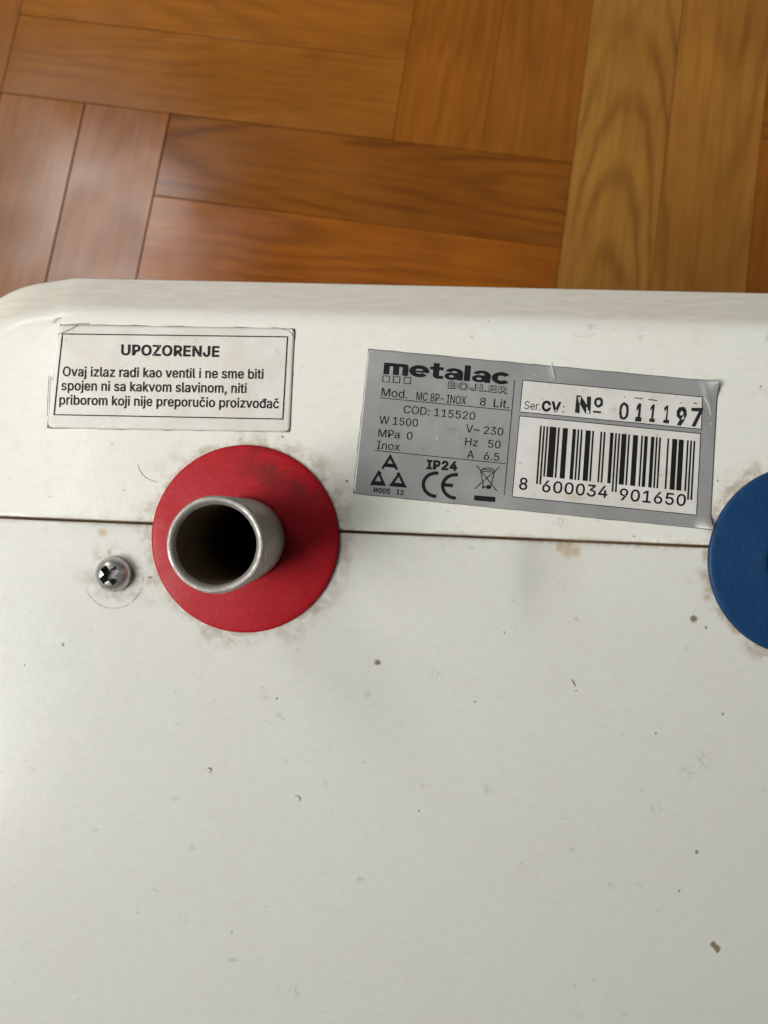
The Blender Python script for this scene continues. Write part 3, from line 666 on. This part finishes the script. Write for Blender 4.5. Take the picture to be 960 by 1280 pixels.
"i":[167,[[53,0,53,379,114,379,114,0],[84,443,67,446,54,455,44,468,41,483,44,499,54,512,67,521,84,524,100,521,114,512,123,499,126,483,123,468,114,455,100,446]]],
"j":[167,[[53,379,114,379,114,-30,111,-63,102,-90,86,-113,65,-129,37,-139,4,-143,-10,-143,-10,-87,2,-87,25,-83,40,-72,50,-54,53,-29],[83,443,67,446,53,455,44,468,41,483,44,499,53,512,67,521,83,524,100,521,114,512,123,499,126,483,123,468,114,455,100,446]]],
"k":[381,[[110,137,110,212,121,212,284,379,360,379,184,199,177,199],[53,0,53,509,114,509,114,0],[294,0,148,186,191,229,372,0]]],
"l":[189,[[139,-2,101,3,74,20,58,47,53,84,53,509,114,509,114,99,115,77,120,62,130,54,146,52,160,53,170,54,181,3,162,-1]]],
"m":[610,[[53,0,53,379,112,379,112,295,108,295,118,323,132,346,151,363,172,376,195,384,219,386,257,380,287,361,309,331,321,295,312,295,322,321,337,343,357,361,381,375,407,383,437,386,468,383,497,372,522,354,541,328,553,296,557,255,557,0,496,0,496,254,490,289,473,313,447,326,419,330,395,328,374,320,358,307,345,290,338,270,335,247,335,0,274,0,274,260,269,288,253,311,229,326,199,330,178,328,158,320,140,307,126,289,117,266,114,238,114,0]]],
"n":[410,[[114,227,114,0,53,0,53,379,112,379,112,287,102,287,124,332,152,362,187,379,227,384,264,380,295,369,321,349,341,321,353,285,357,240,357,0,296,0,296,235,290,275,273,304,246,323,210,329,184,326,161,317,141,303,126,283,117,257]]],
"o":[415,[[207,-8,159,-2,117,16,82,46,56,85,40,133,34,187,40,243,56,291,82,330,117,360,159,378,207,384,256,378,299,360,333,330,359,291,376,243,381,187,376,133,359,85,333,46,299,16,256,-2],[207,46,242,51,270,66,292,89,307,117,316,151,319,187,316,224,307,258,292,287,270,310,242,325,207,330,173,325,145,310,124,287,108,258,99,224,96,187,99,151,108,117,124,89,145,66,173,51]]],
"p":[424,[[53,-143,53,379,112,379,112,319,118,319,126,331,137,346,152,360,171,373,197,381,229,384,274,378,313,361,345,332,370,293,385,245,390,189,385,133,370,84,346,45,313,16,274,-2,229,-8,198,-5,173,4,153,17,138,31,127,46,118,59,114,59,114,-143],[220,47,253,51,279,66,301,88,316,117,325,151,328,189,325,227,316,261,301,290,280,311,253,325,220,330,188,325,161,312,140,291,125,263,116,229,113,189,116,150,125,115,140,86,162,65,188,51]]],
"r":[259,[[53,0,53,379,112,379,112,321,115,321,130,347,152,367,181,380,213,385,229,384,243,384,243,322,239,323,230,324,207,326,182,323,159,315,140,301,126,284,117,262,114,237,114,0]]],
"s":[365,[[182,-8,145,-5,112,3,84,18,62,38,45,63,36,94,94,107,105,79,124,60,150,49,181,45,217,50,244,62,262,81,268,103,265,121,254,136,237,147,212,155,149,170,104,186,72,208,53,237,47,274,51,305,65,332,87,354,115,370,149,381,187,384,223,381,254,372,279,358,299,339,314,316,324,290,268,277,258,298,243,316,219,328,187,333,156,329,131,317,114,299,109,277,112,258,124,243,144,232,172,223,229,209,275,194,306,171,325,142,331,107,326,75,312,47,290,24,260,6,223,-5]]],
"t":[227,[[204,379,204,327,6,327,6,379],[65,471,126,471,126,98,128,76,136,61,150,53,170,50,185,51,202,54,213,2,192,-3,168,-4,125,2,92,21,72,52,65,93]]],
"u":[410,[[182,-5,146,-1,115,11,89,31,69,59,57,95,53,139,53,379,114,379,114,144,119,105,137,75,164,56,200,50,226,53,249,62,268,77,283,97,293,122,296,153,296,379,357,379,357,0,298,0,298,92,307,92,286,47,257,17,222,0]]],
"v":[389,[[163,0,17,379,84,379,165,155,187,87,206,21,184,21,203,87,224,155,305,379,371,379,226,0]]],
"x":[379,[[21,0,171,218,171,171,29,379,100,379,147,306,179,253,207,206,175,206,202,253,216,279,233,306,282,379,352,379,209,169,209,214,358,0,287,0,231,85,200,136,173,182,205,182,178,136,165,112,148,85,91,0]]],
"z":[380,[[42,0,42,46,254,320,254,323,48,323,48,379,333,379,333,331,126,60,126,56,339,56,339,0]]],
"~":[453,[[52,150,55,188,66,218,82,240,103,255,127,263,151,266,175,264,197,256,220,241,246,221,262,207,275,198,286,193,299,192,318,196,332,207,341,226,344,253,400,253,397,215,386,185,370,163,349,148,326,139,301,137,276,139,254,148,232,162,207,182,190,195,177,204,166,209,154,210,136,207,121,196,111,178,108,150]]],
"č":[396,[[207,-8,159,-2,117,16,82,46,56,85,40,133,34,187,40,243,56,291,82,330,117,360,159,378,207,384,234,383,260,377,284,368,305,356,324,341,340,322,353,301,362,277,303,262,290,289,270,311,242,325,226,329,207,330,173,325,145,310,124,287,108,258,99,224,96,187,99,151,108,117,124,89,145,66,173,51,207,46,226,48,243,52,271,66,292,89,304,117,363,102,354,78,341,56,325,37,306,21,285,9,261,-1,235,-6],[158,529,207,469,256,529,317,529,317,526,236,435,178,435,98,526,98,529]]],
"đ":[424,[[195,-8,151,-2,111,16,79,45,55,84,39,133,34,189,39,245,55,293,79,332,112,361,151,378,196,384,228,381,253,373,272,360,287,346,298,331,306,319,311,319,311,509,372,509,372,0,313,0,313,59,307,59,298,46,287,31,272,17,252,4,227,-5],[205,47,236,51,263,65,284,86,299,115,309,150,312,189,309,229,300,263,284,291,263,312,237,325,205,330,172,325,145,311,124,290,108,261,99,227,96,189,99,151,109,117,124,88,145,66,172,51],[202,420,202,467,422,467,422,420]]],
"И":[523,[[463,0,398,0,398,291,399,307,399,328,400,354,402,384,404,454,416,452,394,413,376,381,360,354,346,331,321,290,137,0,60,0,60,509,125,509,125,195,125,178,124,157,123,108,118,54,110,55,136,107,161,151,171,169,180,183,388,509,463,509]]]}
def place(pts, faces, name, mat, parent, h):
    return link(name, mesh(name, [L(x, y, h + crown(x, y)) for x, y in pts], faces), mat, parent)
# the maker's heavy wide logo letters, drawn as overlapping closed shapes
def _ring(cx, cy, ro, ri, a0, a1, n=22):
    f = lambda r, a: (cx + r[0] * math.cos(math.radians(a)), cy + r[1] * math.sin(math.radians(a)))
    p = [f(ro, a0 + (a1 - a0) * i / n) for i in range(n + 1)] + [f(ri, a1 + (a0 - a1) * i / n) for i in range(n + 1)]
    return p
def _box(x0, y0, x1, y1): return [(x0, y0), (x0, y1), (x1, y1), (x1, y0)]
def _cw(p):
    if sum(p[i - 1][0] * p[i][1] - p[i][0] * p[i - 1][1] for i in range(len(p))) > 0: p = p[::-1]
    return [c for q in p for c in q]
_arch = [(100, 380), (255, 380), (300, 366), (328, 330), (335, 285), (335, 0), (210, 0), (210, 245), (200, 268), (175, 276), (130, 276), (100, 262)]
_a = [_box(285, 0, 415, 250), _ring(220, 235, (195, 150), (70, 62), -5, 168), _ring(165, 112, (155, 120), (58, 42), 0, 359.9), _box(235, 150, 300, 232)]
LOGO = {'m': (560, [_box(0, 0, 125, 380), _arch, [(x + 205, y) for x, y in _arch]]),
        'e': (455, [_ring(220, 190, (220, 198), (92, 82), 2, 322), _box(80, 152, 438, 205)]),
        't': (315, [_box(70, 80, 200, 500), _box(0, 282, 292, 380), _ring(205, 110, (135, 118), (8, 12), 180, 275), _box(195, 0, 298, 98)]),
        'a': (440, _a), 'l': (165, [_box(0, 0, 132, 515)]),
        'c': (430, [_ring(215, 190, (215, 198), (88, 84), 38, 322)])}
LOGO = {k: [v[0], [_cw(p) for p in v[1]]] for k, v in LOGO.items()}
def text(s, pL, pR, top, parent, h, mat=None, bold=0.0, name='lettering', rough=0.0, track=0.0, font=None):
    V_, F_, pen, lay = [], [], 0.0, []
    for ch in s:
        adv, loops = (font or GLYPHS)[ch]
        cont = []
        for lp in loops:
            p = []
            for i in range(len(lp) // 2):
                q = Vector((lp[2 * i] / 1000, lp[2 * i + 1] / 1000))
                if not p or (q - p[-1]).length > .009: p.append(q)
            if (p[0] - p[-1]).length < .009: p.pop()
            m = len(p); ar = sum(p[i - 1].x * p[i].y - p[i].x * p[i - 1].y for i in range(m))
            o = []
            for i in range(m):
                d0 = (p[i] - p[i - 1]).normalized(); d1 = (p[(i + 1) % m] - p[i]).normalized()
                n0 = Vector((-d0.y, d0.x)); n1 = Vector((-d1.y, d1.x)); t = n0 + n1
                t = t.normalized() if t.length > .2 else n0
                o.append(p[i] + t * bold * min(1.9, 1 / max(.4, t.dot(n0))))
            cont.append((ar, o))
        for ar, o in cont:
            if ar > 0: continue
            x0, x1 = min(q.x for q in o), max(q.x for q in o); y0, y1 = min(q.y for q in o), max(q.y for q in o)
            grp = [o] + [h_ for a2, h_ in cont if a2 > 0 and x0 < h_[0].x < x1 and y0 < h_[0].y < y1]
            flat = [q for g_ in grp for q in g_]
            off = len(V_)
            V_ += [(q.x + pen, q.y, 0) for q in flat]
            lay += [len(lay) and (lay[-1] + 1) % 3] * len(flat)
            F_ += [tuple(off + k for k in t) for t in tessellate_polygon([[Vector((q.x, q.y, 0)) for q in g_] for g_ in grp])]
        pen += adv / 1000 + 1.2 * max(bold, 0) + track
    me = mesh(name, V_, F_)
    co = np.array(V_); x0, x1 = co[:, 0].min(), co[:, 0].max(); y1 = co[:, 1].max()
    dx, dy = pR[0] - pL[0], pR[1] - pL[1]; ln = math.hypot(dx, dy); ux, uy = dx / ln, dy / ln
    nxp, nyp = uy * .9 + 0.015, -ux                      # up direction on the face
    for v, c, ly in zip(me.vertices, co, lay):
        a = (c[0] - x0) / (x1 - x0) * ln; b = c[1] / y1 * top
        x = pL[0] + ux * a + nxp * b; y = pL[1] + uy * a + nyp * b
        if rough:
            x += rough * noise.noise(Vector((x * .35, y * .35, 1))); y += rough * noise.noise(Vector((x * .35, y * .35, 7)))
        v.co = L(x, y, h + crown(x, y) + ly * .012)
    bm = bmesh.new(); bm.from_mesh(me); bm.normal_update()
    fl = [f for f in bm.faces if f.normal.z < 0]
    if fl: bmesh.ops.reverse_faces(bm, faces=fl)
    bm.to_mesh(me); bm.free()
    me.name = name
    return link(name, me, mat or M_INK, parent)
def strokes(lines, wd, name, parent, h, mat=None):
    pts, fs = [], []
    for ln in lines:
        n = len(ln); closed = ln[0] == ln[-1] and n > 2
        base = len(pts)
        for i, p in enumerate(ln):
            a = ln[i - 1] if i else (ln[-2] if closed else ln[0]); b = ln[i + 1] if i < n - 1 else (ln[1] if closed else ln[-1])
            d0 = Vector((p[0] - a[0], p[1] - a[1])); d1 = Vector((b[0] - p[0], b[1] - p[1]))
            if d0.length == 0: d0 = d1
            if d1.length == 0: d1 = d0
            d0.normalize(); d1.normalize(); t = d0 + d1
            t = t.normalized() if t.length > 1e-6 else d0
            m = Vector((-t.y, t.x)); k = min(2.5, 1 / max(.35, m.dot(Vector((-d0.y, d0.x)))))
            pts += [(p[0] + m.x * wd / 2 * k, p[1] + m.y * wd / 2 * k), (p[0] - m.x * wd / 2 * k, p[1] - m.y * wd / 2 * k)]
        for i in range(n - 1): a = base + 2 * i; fs.append((a, a + 2, a + 3, a + 1))
    return place(pts, fs, name, mat or M_INK, parent, h)
def seg(p, q, n=12): return [(p[0] + (q[0] - p[0]) * i / n, p[1] + (q[1] - p[1]) * i / n) for i in range(n + 1)]

# warning sticker: print
HS = 1.75
A = lambda x, y: (40 + x / 2.743, 380 + y / 2.743)
fr = [A(105, 103), A(876, 113), A(860, 395), A(77, 380)]
strokes([seg(fr[0], fr[1]) + seg(fr[1], fr[2])[1:] + seg(fr[2], fr[3])[1:] + seg(fr[3], fr[0])[1:]], 1.25, 'printed_frame', sticker, HS)
text('UPOZORENJE', A(306, 175), A(642, 181), 13.3, sticker, HS, bold=.022)
text('Ovaj izlaz radi kao ventil i ne sme biti', A(107, 248), A(793, 257), 12.4, sticker, HS, bold=.009)
text('spojen ni sa kakvom slavinom, niti', A(102, 296), A(735, 306), 12.4, sticker, HS, bold=.009)
text('priborom koji nije preporučio proizvođač', A(95, 345), A(846, 358), 12.4, sticker, HS, bold=.009)

for ln_ in ([[(73, 418), (79, 416), (88, 412), (98, 406)], [(75, 408.5), (86, 406), (100, 405), (112, 404.5)], [(66, 404), (69, 400), (75, 396.5)], [(352, 411), (360, 413), (365, 417), (367.5, 423)], [(62, 470), (60.5, 500), (60, 520)]]): strokes([ln_], .85, 'fold_line', sticker, 1.9, M_EDGE)
# rating label: print, left half
HL = 1.25
B = lambda x, y: (430 + x / 3.84, 420 + y / 3.84)
text('metalac', B(188, 183), B(789, 234), 19.6, rating, HL, bold=.0, font=LOGO)
for x, y in ((187, 191), (237, 194), (289, 198)):
    q = [B(x, y), B(x + 31, y + 2.6), B(x + 29, y + 32), B(x - 2, y + 29)]
    strokes([q + [q[0]]], .8, 'printed_square', rating, HL)
text('BOJLER', B(497, 250), B(785, 277), 8.6, rating, HL, bold=.035)
text('BOJLER', B(501, 249), B(781, 275), 7.6, rating, HL + .12, mat=M_FOIL, bold=-.004, name='lettering_infill')
text('Mod.', B(178, 288), B(302, 301), 10.2, rating, HL)
text('MC 8P- INOX', B(345, 307), B(583, 330), 10.2, rating, HL)
text('8', B(650, 333), B(678, 336), 9.8, rating, HL)
text('Lit.', B(716, 341), B(789, 348), 10.6, rating, HL)
strokes([seg(B(172, 297), B(798, 358))], .8, 'printed_line', rating, HL)
text('COD: 115520', B(284, 370), B(627, 404), 9.8, rating, HL)
text('W 1500', B(168, 420), B(352, 437), 9.8, rating, HL)
text('MPa  0', B(163, 483), B(326, 499), 9.8, rating, HL)
text('Inox', B(156, 541), B(266, 552), 10.0, rating, HL)
text('V~ 230', B(583, 462), B(761, 479), 9.8, rating, HL)
text('Hz   50', B(579, 525), B(749, 541), 9.8, rating, HL)
text('A   6.5', B(588, 586), B(742, 600), 9.8, rating, HL)
strokes([seg(B(146, 549), B(774, 613))], .8, 'printed_line', rating, HL)
strokes([seg(B(818, 212), B(768, 762))], .8, 'printed_line', rating, HL)
text('IP24', B(395, 636), B(542, 645), 11.2, rating, HL, bold=.04)
# three-triangle mark
def tri(a, b, c): return [B(*a), B(*b), B(*c), B(*a)]
strokes([[B(183, 637), B(222, 578), B(254, 642)], [B(196, 622), B(249, 628)], [B(205, 617), B(242, 621)],
         tri((133, 710), (166, 655), (192, 714)), [B(176, 662), B(166, 652)], [B(140, 701), B(188, 706)],
         tri((225, 716), (263, 664), (291, 722)), [B(254, 664), B(264, 660)], [B(232, 708), B(287, 714)]], 3.0, 'quality_mark', rating, HL)
text('И005', B(141, 750), B(219, 758), 6.4, rating, HL, bold=.02)
text('12', B(251, 760), B(284, 763), 6.4, rating, HL, bold=.02)
# conformity mark
def arc(cx, cy, rx, ry, a0, a1, n=24, rot=-.09):
    o = []
    for i in range(n + 1):
        a = math.radians(a0 + (a1 - a0) * i / n); x, y = rx * math.cos(a), ry * math.sin(a)
        o.append(B(cx + x * math.cos(rot) - y * math.sin(rot) * -1 * -1, cy - (y * math.cos(rot) + x * math.sin(rot))))
    return o
strokes([arc(442, 714, 62, 56, 85, 275), arc(535, 722, 62, 56, 85, 275), [B(474, 714), B(522, 718)]], 4.2, 'conformity_mark', rating, HL)
# crossed-out bin
binl = [[B(635, 620), B(733, 745)], [B(746, 628), B(626, 734)], [B(656, 652), B(668, 724), B(706, 728)], [B(720, 655), B(704, 722)],
        [B(652, 648), B(724, 654)], [B(655, 646), B(668, 636), B(690, 633), B(712, 638), B(721, 650)], [B(668, 640), B(710, 645)]]
strokes(binl, .9, 'crossed_bin_mark', rating, HL)
strokes([[B(683, 724), B(689, 717), B(697, 718), B(702, 725), B(697, 732), B(688, 731), B(683, 724)], [B(687, 725), B(698, 725)], [B(662, 722), B(668, 729), B(674, 723)]], 1.5, 'crossed_bin_mark', rating, HL)
strokes([[B(624, 777), B(725, 785)]], 6.2, 'printed_bar', rating, HL)

# rating label: print, right half
C = lambda x, y: (630 + x / 2.909, 440 + y / 2.909)
def panel(name, q):
    pts = [bil(q, i / 20, j / 6) for j in range(7) for i in range(21)]
    fs = [(j * 21 + i, (j + 1) * 21 + i, (j + 1) * 21 + i + 1, j * 21 + i + 1) for j in range(6) for i in range(20)]
    o = place(pts, fs, name, M_PANEL, rating, 1.1)
    strokes([q + [q[0]]], .9, 'panel_outline', rating, HL)
    return o
panel('serial_panel', [C(68, 103), C(720, 164), C(716, 281), C(57, 218)])
panel('barcode_panel', [C(56, 233), C(714, 297), C(698, 593), C(29, 526)])
text('Ser.', C(72, 207), C(131, 213), 10.2, rating, HL)
text('CV', C(135, 213), C(205, 219), 12.8, rating, HL, bold=.04)
text(':', C(212, 221), C(217, 221.5), 8.6, rating, HL)
text('N', C(257, 217), C(312, 223), 20.5, rating, HL, mat=M_INK2, bold=.04, rough=2.6)
text('o', C(325, 198), C(357, 201), 12.0, rating, HL, mat=M_INK2, bold=.03, rough=1.4)
strokes([[C(323, 217), C(352, 220)]], 2.4, 'lettering', rating, HL, M_INK2)
for ch, x0, x1, yb, tp, bd in (('0', 416, 450, 243, 21, .02), ('1', 476, 498, 247, 21, .045), ('1', 526, 547, 251, 21, .025), ('1', 577, 598, 255, 21, .02), ('9', 623, 661, 263, 22, .035), ('7', 677, 719, 267, 22.5, .03)):
    text(ch, C(x0, yb), C(x1, yb + 2), tp, rating, HL, mat=M_INK2, bold=bd, rough=1.0)
strokes([[C(473, 167), C(503, 170)], [C(523, 173), C(556, 177)], [C(435, 163), C(439, 164)], [C(641, 185), C(645, 186)], [C(688, 186), C(700, 188)]], 1.2, 'stamp_mark', rating, HL, M_INK2)
for ln_ in ([[(688, 453), (689.5, 459), (690.5, 466), (692.5, 474)], [(667.5, 469), (669, 468.5)], [(546, 545), (546.8, 550)], [(880, 497), (885, 507), (888, 519)], [(887, 529), (889, 531)]]): strokes([ln_], 1.1, 'scratch_glint_mark', rating, 1.9, M_SCRATCH_GLINT)  # foil scratches and creases, their white glints painted as pale strokes
# EAN bars
D = lambda x, y: (630 + x / 3.692, 530 + y / 3.692)
def ean(code):
    Lc = ['0001101', '0011001', '0010011', '0111101', '0100011', '0110001', '0101111', '0111011', '0110111', '0001011']
    par = ['LLLLLL', 'LLGLGG', 'LLGGLG', 'LLGGGL', 'LGLLGG', 'LGGLLG', 'LGGGLL', 'LGLGLG', 'LGLGGL', 'LGGLGL'][int(code[0])]
    Rr = [''.join('1' if b == '0' else '0' for b in c) for c in Lc]; G = [r[::-1] for r in Rr]
    s = '101'
    for k in range(6): s += (Lc if par[k] == 'L' else G)[int(code[k + 1])]
    s += '01010'
    for k in range(6): s += Rr[int(code[k + 7])]
    return s + '101'
bits = ean('8600034901650'); pts, fs = [], []
TLb, TRb, BRb, BLb = D(166, 8), D(881, 79), D(866, 351), D(147, 277)
i = 0
while i < 95:
    if bits[i] == '1':
        j = i
        while j < 95 and bits[j] == '1': j += 1
        guard = i < 3 or i >= 92 or 45 <= i < 50
        vb = 1.0 if guard else .862
        g = .06
        a, b = (i - g) / 95, (j + g) / 95
        k = len(pts)
        pts += [bil((TLb, TRb, BRb, BLb), a, 0), bil((TLb, TRb, BRb, BLb), b, 0), bil((TLb, TRb, BRb, BLb), b, vb), bil((TLb, TRb, BRb, BLb), a, vb)]
        fs.append((k, k + 3, k + 2, k + 1)); i = j
    else: i += 1
place(pts, fs, 'barcode', M_INK, rating, HL)
text('8', D(67, 301), D(105, 305), 15.2, rating, HL, bold=.012)
text('600034', D(173, 312), D(475, 341), 14.8, rating, HL, bold=.012)
text('901650', D(529, 350), D(835, 379), 14.8, rating, HL, bold=.012)

# ---------------------------------------------------------------- loose hairs on the casing
def hair(pts, r, label):
    vs_, fs = [], []; n = 5; P_ = []
    for i in range(len(pts) - 1):
        for k in range(6):
            t = k / 6; a = pts[max(0, i - 1)]; b = pts[i]; c = pts[i + 1]; d = pts[min(len(pts) - 1, i + 2)]
            P_.append(tuple(.5 * (2 * b[m] + (c[m] - a[m]) * t + (2 * a[m] - 5 * b[m] + 4 * c[m] - d[m]) * t * t + (3 * b[m] - a[m] - 3 * c[m] + d[m]) * t ** 3) for m in (0, 1)))
    P_.append(pts[-1])
    for i, p in enumerate(P_):
        q = P_[min(i + 1, len(P_) - 1)]; o = P_[max(i - 1, 0)]
        t = Vector((q[0] - o[0], q[1] - o[1])).normalized(); m = Vector((-t.y, t.x))
        rr = r * (.45 + .55 * math.sin(math.pi * min(1, max(0, i / (len(P_) - 1)))))
        for k in range(n):
            a = 2 * math.pi * k / n
            vs_.append(L(p[0] + m.x * rr * math.cos(a), p[1] + m.y * rr * math.cos(a), r + rr * math.sin(a)))
        if i:
            for k in range(n): fs.append(((i - 1) * n + k, i * n + k, i * n + (k + 1) % n, (i - 1) * n + (k + 1) % n))
    c = Vector(((sum(p[0] for p in pts) / len(pts)), (sum(p[1] for p in pts) / len(pts)), 0))
    o0 = L(c.x, c.y)
    o = link('hair', mesh('hair', [x - o0 for x in vs_], fs), M_HAIR, None, True)
    o.matrix_world = RW @ Matrix.Translation(o0)
    o['label'] = label; o['category'] = 'hair'; o['group'] = 'loose hairs on the casing'
hair([(172, 580), (176, 590), (184, 598), (197, 603)], .28, 'thin pale curved hair above left of the red rosette')
hair([(259, 961), (262, 960), (264, 963), (261, 966)], .42, 'tiny dark curl of hair below the red rosette, the left one')
hair([(368, 995), (372, 995), (375, 998), (373, 1002)], .34, 'thin hooked hair on the white casing, lower right of the curl')
hair([(714, 849), (717, 854), (719, 858)], .40, 'short straight dark hair below the dent in the casing')
